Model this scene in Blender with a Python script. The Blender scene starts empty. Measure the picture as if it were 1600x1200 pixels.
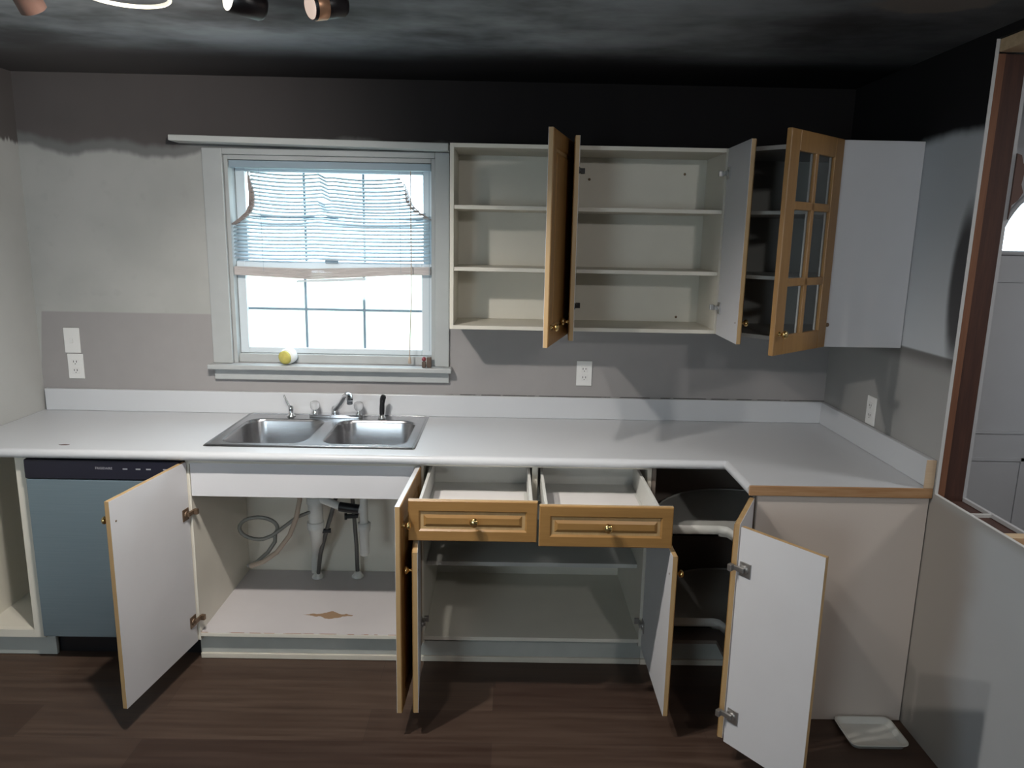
import bpy, math, random
from mathutils import Vector, Matrix
random.seed(7)
S = bpy.context.scene
COL = S.collection
# ---------------------------------------------------------------- camera
def cam_basis(yaw, pitch, roll):
    y, p, r = map(math.radians, (yaw, pitch, roll))
    f = Vector((math.sin(y)*math.cos(p), math.cos(y)*math.cos(p), -math.sin(p)))
    rt = Vector((math.cos(y), -math.sin(y), 0)); up = rt.cross(f)
    return rt*math.cos(r)+up*math.sin(r), -rt*math.sin(r)+up*math.cos(r), f
rt, up, fw = cam_basis(.5051, 11.2334, 1.1278)
cd = bpy.data.cameras.new('camera'); cam = bpy.data.objects.new('camera', cd); COL.objects.link(cam)
cam.matrix_world = Matrix(((rt.x, up.x, -fw.x, 1.2468), (rt.y, up.y, -fw.y, -3.381), (rt.z, up.z, -fw.z, 1.7438), (0, 0, 0, 1)))
cd.sensor_width = 36; cd.lens = 1155.38*36/1600; cd.clip_start = .05; cd.clip_end = 200
S.camera = cam
# ---------------------------------------------------------------- world, lights, exposure
S.view_settings.view_transform = 'Standard'; S.view_settings.look = 'None'
S.view_settings.gamma = 1; S.view_settings.exposure = 0
W = bpy.data.worlds.new('world'); S.world = W; W.use_nodes = True
W.node_tree.nodes['Background'].inputs[0].default_value = (.78, .93, 1.0, 1)
W.node_tree.nodes['Background'].inputs[1].default_value = 7.5
def area(name, loc, rot, sx, sy, power, col, portal=False):
    l = bpy.data.lights.new(name, 'AREA'); l.shape = 'RECTANGLE'; l.size = sx; l.size_y = sy; l.energy = power; l.color = col
    if portal: l.cycles.is_portal = True
    o = bpy.data.objects.new(name, l); COL.objects.link(o); o.location = loc; o.rotation_euler = [math.radians(a) for a in rot]
    return o
def spot(name, loc, aim, power, col, size=110, blend=.8, rad=.025):
    l = bpy.data.lights.new(name, 'SPOT'); l.energy = power; l.color = col; l.spot_size = math.radians(size); l.spot_blend = blend
    l.shadow_soft_size = rad
    o = bpy.data.objects.new(name, l); COL.objects.link(o); o.location = loc
    o.rotation_euler = (Vector(aim)-Vector(loc)).to_track_quat('-Z', 'Y').to_euler()
    return o
area('window_portal', (.44, .14, 1.61), (-90, 0, 0), .9, .86, 1, (1, 1, 1), True)
# cool fill added at an invented rear opening; fill added to light the hall
area('rear_fill', (-.25, -4.93, 1.5), (90, 0, 0),   .8, .9, 10, (.76, .88, 1))
area('hall_fill', (3.9, -1.6, 2.385), (0, 0, 0), .35, .35, 16, (1, .98, .96))
LAMP = (1, .94, .87)
spot('lamp_main', (.42, -1.56, 2.2), (.52, -.72, .35), 102, LAMP, 128, 1.0)
spot('lamp_side', (.60, -1.57, 2.215), (-.70, -.2, 1.45), 46, LAMP, 120, .9)
spot('lamp_low', (.765, -1.55, 2.2), (2.30, -.95, .15), 54, LAMP, 88, 1.0)

# the room's second ceiling lamp, behind and to the right of the camera
spot('lamp_room', (2.28, -3.45, 2.33), (1.7, -.8, .2), 40, (1, .96, .92), 150, .9, .05)

# ---------------------------------------------------------------- material helpers
class NT:
    def __init__(s, name):
        s.mat = bpy.data.materials.new(name); s.mat.use_nodes = True
        s.t = s.mat.node_tree; s.b = s.t.nodes['Principled BSDF']
        s._pos = None
    def n(s, k): return s.t.nodes.new(k)
    def link(s, a, b): s.t.links.new(a, b)
    def setv(s, sock, v):
        if hasattr(v, 'links') or isinstance(v, bpy.types.NodeSocket): s.link(v, sock)
        elif isinstance(v, (tuple, list)) and len(v) == 3 and sock.type == 'RGBA': sock.default_value = (*v, 1)
        else: sock.default_value = v
    def pos(s):
        if not s._pos:
            g = s.n('ShaderNodeNewGeometry'); x = s.n('ShaderNodeSeparateXYZ'); s.link(g.outputs['Position'], x.inputs[0])
            s._pos = (g.outputs['Position'], x.outputs[0], x.outputs[1], x.outputs[2])
        return s._pos
    def m(s, op, a, b=0.0, c=0.0):
        k = s.n('ShaderNodeMath'); k.operation = op
        for i, v in enumerate((a, b, c)): s.setv(k.inputs[i], v)
        return k.outputs[0]
    def ramp(s, v, a, b, lo=0.0, hi=1.0):
        k = s.n('ShaderNodeMapRange'); k.interpolation_type = 'SMOOTHSTEP'
        s.setv(k.inputs['Value'], v)
        k.inputs['From Min'].default_value = a; k.inputs['From Max'].default_value = b
        k.inputs['To Min'].default_value = lo; k.inputs['To Max'].default_value = hi
        return k.outputs[0]
    def noise(s, scale=(1, 1, 1), sc=5, det=3, rough=.5):
        mp = s.n('ShaderNodeMapping'); s.link(s.pos()[0], mp.inputs[0]); mp.inputs['Scale'].default_value = scale
        k = s.n('ShaderNodeTexNoise'); s.link(mp.outputs[0], k.inputs['Vector'])
        k.inputs['Scale'].default_value = sc; k.inputs['Detail'].default_value = det; k.inputs['Roughness'].default_value = rough
        return k.outputs['Fac']
    def mix(s, f, a, b, mode='MIX'):
        k = s.n('ShaderNodeMix'); k.data_type = 'RGBA'; k.blend_type = mode
        s.setv(k.inputs[0], f); s.setv(k.inputs[6], a); s.setv(k.inputs[7], b)
        return k.outputs[2]
    def col(s, c): s.setv(s.b.inputs['Base Color'], c)
    def rough(s, v): s.setv(s.b.inputs['Roughness'], v)
    def bump(s, h, st=.2, d=.002):
        k = s.n('ShaderNodeBump'); k.inputs['Strength'].default_value = st; k.inputs['Distance'].default_value = d
        s.link(h, k.inputs['Height']); s.link(k.outputs[0], s.b.inputs['Normal'])
def mul(c, k): return tuple(x*k for x in c)
def plain(name, c, rough=.5, metal=0, var=.06, sc=8, bump=0, spec=None):
    t = NT(name); f = t.noise(sc=sc)
    t.col(t.mix(f, mul(c, 1-var), mul(c, 1+var))); t.rough(rough); t.b.inputs['Metallic'].default_value = metal
    if spec is not None: t.b.inputs['Specular IOR Level'].default_value = spec
    if bump: t.bump(t.noise(sc=sc*12), bump)
    return t.mat
M = {}
M['melamine'] = plain('white_melamine', (.61, .61, .63), .38, var=.03)
M['melamine_side'] = plain('aged_white_melamine', (.56, .56, .53), .45, var=.05)
M['carcass'] = plain('cabinet_interior', (.68, .65, .57), .5, var=.05)
M['kick'] = plain('kick_board', (.42, .43, .40), .6, var=.22, sc=6)
M['shoe'] = plain('shoe_strip', (.60, .56, .48), .6, var=.12)
M['laminate'] = plain('counter_laminate', (.56, .575, .60), .33, var=.03, sc=3)
M['trimwhite'] = plain('white_trim_paint', (.40, .415, .415), .45, var=.10, sc=9)
M['vinyl'] = plain('white_vinyl', (.60, .66, .70), .4, var=.03)
M['muntin'] = plain('grey_grille', (.28, .36, .42), .5)
M['plate'] = plain('plate_plastic', (.74, .74, .73), .35, var=.02)
M['slot'] = plain('slot_dark', (.06, .06, .06), .6)
M['black'] = plain('black_plastic', (.012, .012, .014), .35)
M['panel_black'] = plain('control_panel', (.016, .016, .028), .25)
M['chrome'] = plain('chrome', (.75, .76, .78), .14, 1, var=.02)
M['zinc'] = plain('zinc_steel', (.42, .41, .40), .38, .9)
M['oldbrass'] = plain('tarnished_hinge', (.22, .15, .10), .45, .7)
M['brass'] = plain('brass', (.80, .58, .25), .2, 1, var=.02)
M['pvc'] = plain('white_pvc', (.66, .66, .63), .4)
M['line'] = plain('supply_tube', (.13, .13, .125), .4, .5)
M['hose'] = plain('braided_hose', (.24, .24, .22), .5, .4)
M['beigehose'] = plain('beige_hose', (.42, .34, .27), .6)
M['stud'] = None
M['tray'] = plain('white_foam', (.62, .62, .58), .6)
M['liner'] = plain('drawer_liner', (.70, .68, .67), .7, var=.08)
M['bulb_glow'] = None
def wood(name, c1, c2, rough=.4, axis='z', sc=5, spec=.5):
    t = NT(name); st = {'z': (9, 9, .6), 'x': (.6, 9, 9), 'y': (9, .6, 9)}[axis]
    a = t.noise(st, sc, 4, .6); b = t.noise(st, sc*5, 2)
    f = t.m('ADD', t.m('MULTIPLY', a, .75), t.m('MULTIPLY', b, .25))
    t.col(t.mix(t.ramp(f, .32, .68), c1, c2)); t.rough(rough); t.b.inputs['Specular IOR Level'].default_value = spec
    return t.mat
M['maple'] = wood('maple_foil', (.29, .155, .052), (.34, .19, .066), .38)
M['mapleh'] = wood('maple_foil_drawer', (.26, .14, .045), (.31, .172, .057), .38, 'x')
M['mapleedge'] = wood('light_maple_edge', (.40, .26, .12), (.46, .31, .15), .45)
M['edgewood'] = wood('counter_edge_wood', (.30, .15, .06), (.42, .25, .13), .5, 'x')
M['edgebare'] = wood('bare_particle_edge', (.50, .36, .24), (.58, .44, .30), .7, 'x')
M['stud'] = wood('old_stud', (.040, .014, .009), (.065, .024, .014), .75)
M['studlit'] = wood('old_stud_lit', (.15, .060, .030), (.20, .085, .042), .75)
M['studtop'] = wood('cut_stud_top', (.50, .36, .22), (.60, .45, .28), .75, 'x')
M['blockwood'] = wood('orange_block', (.34, .13, .05), (.42, .18, .08), .7)
# steel
t = NT('brushed_steel'); f = t.noise((1.2, 40, 40), 6, 3)
t.col(t.mix(f, (.43, .43, .44), (.47, .47, .48))); t.rough(.27); t.b.inputs['Metallic'].default_value = 1; M['steel'] = t.mat
t = NT('stainless_door'); f = t.noise((1, 1, 40), 5, 3)
t.col(t.mix(f, (.27, .36, .41), (.33, .42, .47))); t.rough(.42); t.b.inputs['Metallic'].default_value = .75; M['dwsteel'] = t.mat
# glass
def glass(name, tint=(.96, .98, 1), refl=.08):
    t = NT(name); a = t.n('ShaderNodeBsdfTransparent'); a.inputs[0].default_value = (*tint, 1)
    g = t.n('ShaderNodeBsdfGlossy'); g.inputs['Roughness'].default_value = .03
    mx = t.n('ShaderNodeMixShader'); mx.inputs[0].default_value = refl
    t.link(a.outputs[0], mx.inputs[1]); t.link(g.outputs[0], mx.inputs[2])
    t.link(mx.outputs[0], t.t.nodes['Material Output'].inputs[0]); return t.mat
M['glass'] = glass('window_glass'); M['cabglass'] = glass('cabinet_glass', (.8, .82, .82), .10)
t = NT('clear_acrylic'); t.col((.85, .86, .88)); t.rough(.08); t.b.inputs['Transmission Weight'].default_value = .7; M['acrylic'] = t.mat
t = NT('blind_vinyl'); tr = t.n('ShaderNodeBsdfTranslucent'); tr.inputs[0].default_value = (.78, .86, .92, 1)
t.col((.62, .64, .65)); t.rough(.5); mx = t.n('ShaderNodeMixShader'); mx.inputs[0].default_value = .65
t.link(t.b.outputs[0], mx.inputs[1]); t.link(tr.outputs[0], mx.inputs[2]); t.link(mx.outputs[0], t.t.nodes['Material Output'].inputs[0]); M['slat'] = t.mat
M['slatend'] = plain('yellowed_slat_end', (.42, .36, .34), .6)
def emit(name, c, st):
    t = NT(name); t.col(c); t.b.inputs['Emission Color'].default_value = (*c, 1); t.b.inputs['Emission Strength'].default_value = st; return t.mat
M['lit'] = emit('lit_lamp_face', (1, .93, .80), 1.6)
M['lit_dim'] = emit('dim_lamp_face', (1, .75, .62), .45)
M['copper'] = plain('copper_band', (.60, .33, .20), .35, .6)
M['copperdark'] = plain('unlit_lamp_face', (.16, .09, .07), .5)
M['fixture_black'] = plain('fixture_black', (.010, .007, .008), .35)
M['nickel'] = plain('pale_metal', (.80, .76, .66), .3, .5)
# painted & sooted back wall
def soot_common(t, base, thr_noise, thr, width, sootcol):
    z = t.pos()[3]
    k = t.m('ADD', z, t.m('MULTIPLY', t.m('SUBTRACT', thr_noise, .5), .16))
    return t.mix(t.ramp(k, thr, thr+width), base, sootcol)
t = NT('wall_back_paint'); P, X, Y, Z = t.pos()
n1 = t.noise((1, 1, 1), 2.2, 4); n2 = t.noise((1, 1, 1), 14, 4); n3 = t.noise((1, 1, .25), 5, 5)
primer = t.mix(t.ramp(n1, .3, .7), (.36, .365, .35), (.43, .43, .415))
primer = t.mix(t.ramp(n2, .58, .75, 0, .25), primer, (.31, .31, .30))
mauve = t.mix(n2, (.30, .288, .286), (.33, .316, .314))
lowm = t.m('MULTIPLY', t.ramp(Z, 1.368, 1.376, 1, 0), t.ramp(t.m('ADD', X, t.m('MULTIPLY', t.m('SUBTRACT', 1.37, Z), .1)), -.878, -.872))
c = t.mix(lowm, primer, mauve)
# torn dark seam just above the backsplash, right of the window
seam = t.m('MULTIPLY', t.ramp(Z, 1.0165, 1.021, 1, 0), t.m('MULTIPLY', t.ramp(X, .95, 1.05), t.ramp(n2, .40, .46)))
c = t.mix(seam, c, (.07, .06, .06))
# smoke grades: grey haze below, heavy soot above
Zn = t.m('ADD', Z, t.m('MULTIPLY', t.m('SUBTRACT', t.noise((1, 1, .3), 2.6, 5), .5), .22))
haze = t.mix(t.ramp(X, -.7, 1.0), (.085, .082, .080), (.03, .028, .030))
midz = t.ramp(Zn, 2.055, 2.085)
c = t.mix(t.m('MULTIPLY', midz, .8), c, (.12, .122, .122))
sootleft = t.mix(n3, (.100, .088, .087), (.122, .109, .107))
sootright = t.mix(n3, (.006, .0055, .006), (.014, .0125, .013))
soot = t.mix(t.ramp(X, -.9, 1.5), sootleft, sootright)
c = t.mix(t.ramp(Zn, 2.10, 2.135), c, soot)
t.col(c); t.rough(.85); t.b.inputs['Specular IOR Level'].default_value = .25; t.bump(n2, .12, .004); M['wall_back'] = t.mat
t = NT('wall_left_paint'); P, X, Y, Z = t.pos(); n1 = t.noise(sc=2.2, det=4); n2 = t.noise((1, 9, .6), 6, 4)
c = t.mix(t.ramp(n1, .3, .7), (.42, .425, .41), (.48, .485, .47))
c = t.mix(t.ramp(t.m('ADD', Z, t.m('MULTIPLY', n2, .06)), 2.13, 2.15), c, (.11, .099, .097))
t.col(c); t.rough(.85); M['wall_left'] = t.mat
t = NT('wall_right_paint'); P, X, Y, Z = t.pos(); n1 = t.noise(sc=3, det=4); n2 = t.noise(sc=1.4, det=3)
mauve = t.mix(t.ramp(n2, .35, .65), (.30, .298, .29), (.35, .348, .34))
clean = t.mix(n1, (.50, .53, .56), (.56, .59, .62))
lower = t.mix(t.ramp(t.m('ADD', Y, t.m('MULTIPLY', n2, .5)), -1.05, -.85, 1, 0), (.30, .275, .25), t.mix(n1, (.40, .42, .435), (.46, .48, .495)))
c = t.mix(t.ramp(Z, .86, .9), lower, mauve)
c = t.mix(t.ramp(Z, 1.362, 1.374), c, clean)
band = t.m('MULTIPLY', t.ramp(Z, 1.30, 1.362), t.ramp(Z, 1.366, 1.374, 1, 0))
c = t.mix(t.m('MULTIPLY', band, .6), c, (.05, .045, .045))
dy = t.m('DIVIDE', t.m('SUBTRACT', Y, -.935), .065); dz = t.m('DIVIDE', t.m('SUBTRACT', Z, 1.61), .25)
d2 = t.m('ADD', t.m('ADD', t.m('MULTIPLY', dy, dy), t.m('MULTIPLY', dz, dz)), t.m('MULTIPLY', t.m('SUBTRACT', n1, .5), .8))
c = t.mix(t.ramp(d2, .5, 1.5, .9, 0), c, (.03, .026, .028))
Zr = t.m('ADD', Z, t.m('MULTIPLY', t.m('SUBTRACT', n1, .5), .12))
c = t.mix(t.ramp(Zr, 2.08, 2.13), c, (.008, .008, .009))
t.col(c); t.rough(.8); t.b.inputs['Specular IOR Level'].default_value = .3; M['wall_right'] = t.mat
M['drywall_edge'] = plain('drywall_edge', (.55, .55, .54), .9)
M['hallpaint'] = plain('hall_paint', (.42, .42, .43), .8, var=.04, sc=2)
M['halldoor'] = plain('hall_door_paint', (.42, .43, .45), .5, var=.04)
M['rearpaint'] = plain('rear_paint', (.30, .30, .30), .85, var=.1, sc=2)
t = NT('sooty_ceiling'); P, X, Y, Z = t.pos(); a = t.noise((1, 1.5, 1), 1.3, 5, .55); b = t.noise((1, 1.4, 1), 6, 4)
cl = t.mix(t.ramp(a, .36, .66), (.09, .09, .093), (.38, .41, .435))
cl = t.mix(t.ramp(b, .5, .75, 0, .3), cl, (.19, .20, .205))
dark = t.m('MAXIMUM', t.ramp(Y, -.80, -.30), t.ramp(X, 1.3, 2.5, 0, .7))
dk = t.mix(t.ramp(X, -.6, .7), (.085, .077, .077), (.010, .009, .010))
c = t.mix(dark, cl, dk)
px_ = t.m('DIVIDE', t.m('SUBTRACT', X, 2.40), .17); py_ = t.m('DIVIDE', t.m('SUBTRACT', Y, -1.17), .08)
d2 = t.m('ADD', t.m('ADD', t.m('MULTIPLY', px_, px_), t.m('MULTIPLY', py_, py_)), t.m('MULTIPLY', t.m('SUBTRACT', b, .5), 3))
c = t.mix(t.ramp(d2, .4, 1.1, 1, 0), c, (.16, .14, .125))
t.col(c); t.rough(.9); t.b.inputs['Specular IOR Level'].default_value = .2; t.bump(a, .15, .01); M['ceiling'] = t.mat
# vinyl plank floor, boards run along x
t = NT('plank_floor'); P, X, Y, Z = t.pos()
br = t.n('ShaderNodeTexBrick'); t.link(P, br.inputs['Vector']); br.inputs['Scale'].default_value = 1
br.inputs['Brick Width'].default_value = 1.22; br.inputs['Row Height'].default_value = .18; br.inputs['Mortar Size'].default_value = .0006
br.inputs['Color1'].default_value = (0, 0, 0, 1); br.inputs['Color2'].default_value = (1, 1, 1, 1); br.inputs['Mortar'].default_value = (.3, .3, .3, 1)
br.offset = .37; br.offset_frequency = 2
v = t.n('ShaderNodeRGBToBW'); t.link(br.outputs['Color'], v.inputs[0])
g = t.noise((.7, 14, 1), 2.6, 5, .6); g2 = t.noise((.5, 30, 1), 3.5, 3)
base = t.mix(v.outputs[0], (.036, .020, .0145), (.088, .058, .042))
base = t.mix(t.ramp(g, .3, .7), t.mix(.5, base, (.034, .018, .013)), t.mix(.25, base, (.115, .075, .055)))
base = t.mix(t.ramp(g2, .55, .8, 0, .5), base, (.05, .026, .02))
base = t.mix(br.outputs['Fac'], base, (.035, .022, .018))
t.col(base); t.rough(t.ramp(g, .3, .7, .42, .58)); t.b.inputs['Specular IOR Level'].default_value = .35; t.bump(g, .08, .002); M['floor'] = t.mat
# torn shelf liner on the sink cabinet floor
t = NT('torn_liner'); P, X, Y, Z = t.pos(); n = t.noise(sc=22, det=4); n1 = t.noise(sc=5)
dx = t.m('DIVIDE', t.m('ABSOLUTE', t.m('SUBTRACT', X, .51)), .105); dy = t.m('DIVIDE', t.m('ABSOLUTE', t.m('SUBTRACT', Y, -.448)), .030)
d = t.m('ADD', t.m('ADD', dx, dy), t.m('MULTIPLY', t.m('SUBTRACT', n, .5), 1.5))
c = t.mix(n1, (.50, .475, .48), (.58, .555, .56)); c = t.mix(t.ramp(d, .93, 1.0, 1, 0), c, (.30, .195, .115))
c = t.mix(t.m('MULTIPLY', t.ramp(Y, -.603, -.598, 1, 0), t.ramp(n, .45, .5)), c, (.33, .17, .10))
t.col(c); t.rough(.7); M['torn'] = t.mat

# ---------------------------------------------------------------- mesh helpers
ORG = {}
class MB:
    def __init__(s, mtx=None): s.v = []; s.f = []; s.mi = []; s.sm = []; s.M = mtx or Matrix()
    def add(s, vs, fs, mi=0, sm=False):
        o = len(s.v); s.v += [s.M @ Vector(v) for v in vs]
        for f in fs: s.f.append([o+i for i in f]); s.mi.append(mi); s.sm.append(sm)
        return s
    def box(s, x0, x1, y0, y1, z0, z1, mi=0):
        x0, x1 = sorted((x0, x1)); y0, y1 = sorted((y0, y1)); z0, z1 = sorted((z0, z1))
        vs = [(x, y, z) for x in (x0, x1) for y in (y0, y1) for z in (z0, z1)]
        return s.add(vs, [(0, 1, 3, 2), (4, 6, 7, 5), (0, 4, 5, 1), (2, 3, 7, 6), (0, 2, 6, 4), (1, 5, 7, 3)], mi)
    def tube(s, pts, r, seg=12, mi=0, cap=True):
        pts = [Vector(p) for p in pts]; n = len(pts); rs = r if isinstance(r, (list, tuple)) else [r]*n
        vs = []; prev = None
        for i, p in enumerate(pts):
            d = (pts[min(i+1, n-1)]-pts[max(i-1, 0)]).normalized()
            if prev is None:
                a = Vector((0, 0, 1)) if abs(d.z) < .9 else Vector((1, 0, 0)); u = d.cross(a).normalized()
            else: u = (prev-d*prev.dot(d)).normalized()
            prev = u; w = d.cross(u)
            for k in range(seg):
                t_ = 2*math.pi*k/seg; vs.append(p+(u*math.cos(t_)+w*math.sin(t_))*rs[i])
        fs = [(i*seg+k, i*seg+(k+1) % seg, (i+1)*seg+(k+1) % seg, (i+1)*seg+k) for i in range(n-1) for k in range(seg)]
        s.add(vs, fs, mi, True)
        if cap:
            s.add([vs[k] for k in range(seg)], [tuple(range(seg))[::-1]], mi); s.add(vs[-seg:], [tuple(range(seg))], mi)
        return s
    def lathe(s, prof, o, ax, seg=20, mi=0):     # prof: (radius, distance along the axis)
        ax = Vector(ax).normalized(); o = Vector(o); a = Vector((0, 0, 1)) if abs(ax.z) < .9 else Vector((1, 0, 0))
        u = ax.cross(a).normalized(); w = ax.cross(u); vs = []
        for r, h in prof:
            for k in range(seg):
                t_ = 2*math.pi*k/seg; vs.append(o+ax*h+(u*math.cos(t_)+w*math.sin(t_))*max(r, 1e-5))
        fs = [(i*seg+k, i*seg+(k+1) % seg, (i+1)*seg+(k+1) % seg, (i+1)*seg+k) for i in range(len(prof)-1) for k in range(seg)]
        return s.add(vs, fs, mi, True)
    def prism(s, pts, z0, z1, mi=0, sm=False):   # polygon in xy, extruded in z
        n = len(pts); vs = [(x, y, z0) for x, y in pts]+[(x, y, z1) for x, y in pts]
        s.add(vs, [tuple(range(n))[::-1], tuple(range(n, 2*n))], mi)
        return s.add(vs, [(i, (i+1) % n, n+(i+1) % n, n+i) for i in range(n)], mi, sm)
    def build(s, name, mats, parent=None, bevel=0, seg=2, label=None):
        me = bpy.data.meshes.new(name)
        lo = [min(v[i] for v in s.v) for i in range(3)]; hi = [max(v[i] for v in s.v) for i in range(3)]
        c = Vector(((lo[0]+hi[0])/2, (lo[1]+hi[1])/2, lo[2] if parent is None else (lo[2]+hi[2])/2))
        me.from_pydata([v-c for v in s.v], [], s.f); me.validate()
        for m_ in (mats if isinstance(mats, (list, tuple)) else [mats]): me.materials.append(M[m_] if isinstance(m_, str) else m_)
        if len(me.polygons) == len(s.mi):
            for p, i, k in zip(me.polygons, s.mi, s.sm): p.material_index = i; p.use_smooth = k
        me.update(); import bmesh
        bm = bmesh.new(); bm.from_mesh(me); bmesh.ops.recalc_face_normals(bm, faces=bm.faces); bm.to_mesh(me); bm.free()
        o = bpy.data.objects.new(name, me); COL.objects.link(o)
        if parent: o.parent = parent; o.location = c-ORG[parent.name]
        else: o.location = c
        ORG[o.name] = c
        if bevel:
            b = o.modifiers.new('bevel', 'BEVEL'); b.width = bevel; b.segments = seg; b.limit_method = 'ANGLE'; b.harden_normals = False
        if label: o['label'] = label
        return o
def thing(name, label, cat, loc, group=None):
    o = bpy.data.objects.new(name, None); COL.objects.link(o); o.location = loc; o.empty_display_size = .1; ORG[o.name] = Vector(loc)
    return tag(o, label, cat, group)
def tag(o, label, cat, group=None):
    o['label'] = label; o['category'] = cat
    if group: o['group'] = group
    return o
def struct(o): o['kind'] = 'structure'; return o
def KNOB(mtx, p, ax, r=.014):
    return MB(mtx).lathe([(0, 0), (r*.62, 0), (r*.62, .002), (r*.38, .004), (r*.36, .012), (r*.75, .015), (r, .020), (r*.95, .025), (r*.6, .029), (0, .030)], p, ax, 18)

# ---------------------------------------------------------------- room shell
XR, XL, ZC = 2.742, -.90, 2.40
b = MB(); wx0, wx1, wz0, wz1 = -.01, .92, 1.15, 2.08
b.box(XL-.12, wx0, 0, .16, 0, ZC); b.box(wx1, XR+.115, 0, .16, 0, ZC); b.box(wx0, wx1, 0, .16, 0, wz0); b.box(wx0, wx1, 0, .16, wz1, ZC)
struct(b.build('wall_back', 'wall_back'))
struct(MB().box(XL-.12, XL, -5, 0, 0, ZC).build('wall_left', 'wall_left'))
struct(MB().box(XL-.12, 4.9, -5.12, .16, -.1, 0).build('floor', 'floor'))
struct(MB().box(XL-.12, XR+.115, -5.12, .16, ZC, ZC+.1).build('ceiling', 'ceiling'))
# right wall: two drywall skins, opening cut from y -.95 back
oy0, oy1, oz0, oz1 = -.945, -2.7, .897, 2.372
def skin(x0, x1):
    q = MB(); q.box(x0, x1, oy0, 0, 0, ZC); q.box(x0, x1, -5, oy1, 0, ZC); q.box(x0, x1, oy1, oy0, 0, oz0); q.box(x0, x1, oy1, oy0, oz1, ZC); return q
wr = struct(skin(XR, XR+.012).build('wall_right', ['wall_right']))
# edges of the cut: thin pale strips that show the drywall core
e = MB(); e.box(XR+.0005, XR+.0115, oy0-.0015, oy0, oz0, oz1); e.box(XR+.0005, XR+.0115, oy1, oy0, oz0, oz0+.0015)
e.build('cut_edge', 'drywall_edge', wr, label='pale cut edge of the drywall')
hs = MB(); hs.box(XR+.103, XR+.115, oy0+.005, 0, 0, ZC); hs.box(XR+.103, XR+.115, -5, oy1, 0, ZC); hs.box(XR+.103, XR+.115, oy1, oy0+.005, 0, .884); hs.box(XR+.103, XR+.115, oy1, oy0+.005, oz1, ZC)
struct(hs.build('wall_partition', 'hallpaint'))
s_ = MB(); s_.box(XR+.0125, XR+.1025, oy0+.002, oy0+.04, .01, 2.33, 0)
s_.build('stud', 'stud', wr, .002, label='dark reddish stud at the side of the opening')
s_ = MB(); s_.box(XR+.0125, XR+.036, oy0+.0005, oy0+.002, .75, 2.33, 0)
s_.build('stud_lit_strip', 'studlit', wr, label='orange brown strip painting the lit side of the stud')  # lit part of the stud face painted as a lighter strip
s_ = MB(); s_.box(XR+.0125, XR+.1025, oy1, oy0, oz1-.038, oz1, 0)
s_.build('header', 'studtop', wr, .002, label='raw wood header of the opening')
MB().box(XR+.0125, XR+.1025, -1.100, -1.092, .8725, .884).build('divider', 'drywall_edge', wr, label='thin white strip across the wall cavity')
for yy, w, zt, mt in ((-1.262, .038, .886, 'studtop'), (-1.70, .038, .886, 'studtop'), (-2.1, .038, .886, 'studtop')):
    MB().box(XR+.0125, XR+.1025, yy-w, yy, .01, zt).build('stud', mt, wr, .001, label='cut off stud inside the wall')
s_ = MB(); s_.box(XR+.0125, XR+.1025, -1.2615, oy0, .70, .872); s_.build('block', 'stud', wr)
s_ = MB(); s_.box(XR+.0125, XR+.1025, -1.6995, -1.3005, .70, .862); s_.build('block', 'blockwood', wr, label='orange wood block between the studs')
# torn panelling hanging on the far edge
q = MB(); ys = oy0+.004
pts = [(2.857, 1.83), (2.862, 1.875), (2.880, 1.89), (2.893, 1.915), (2.884, 1.94), (2.888, 1.975), (2.893, 2.00), (2.880, 2.005), (2.872, 2.03), (2.857, 2.035)]
n = len(pts); q.add([(x, ys, z) for x, z in pts]+[(x, ys-.006, z) for x, z in pts], [tuple(range(n)), tuple(range(n, 2*n))[::-1]]+[(i, (i+1) % n, n+(i+1) % n, n+i) for i in range(n)])
q.build('torn_panel', plain('torn_brown_board', (.10, .055, .045), .8), wr, label='torn brown board on the far side')
# rear wall with an opening added to let cool light in
q = MB(); q.box(XL-.12, -.7, -5.12, -5, 0, ZC); q.box(.2, XR+.115, -5.12, -5, 0, ZC); q.box(-.7, .2, -5.12, -5, 2.0, ZC); q.box(-.7, .2, -5.12, -5, 0, 1.0)
struct(q.build('wall_rear', 'rearpaint'))
# hall beyond the opening
hx0, hx1 = XR+.115, 4.78
dx0, dx1 = 3.33, 4.25
q = MB(); q.box(hx0, dx0-.03, 0, .16, 0, ZC); q.box(dx1+.03, hx1+.12, 0, .16, 0, ZC); q.box(dx0-.03, dx1+.03, 0, .16, 2.10, ZC)
struct(q.build('wall_hall', 'hallpaint'))
struct(MB().box(hx1, hx1+.12, -5, 0, 0, ZC).build('wall_far', 'hallpaint'))
q = MB(); q.box(hx0, hx1+.12, -5.12, -5, 0, ZC)
struct(q.build('wall_end', 'hallpaint'))
struct(MB().box(hx0, hx1+.12, -5.12, .16, ZC, ZC+.1).build('ceiling', plain('hall_ceiling', (.45, .47, .50), .9)))
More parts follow.
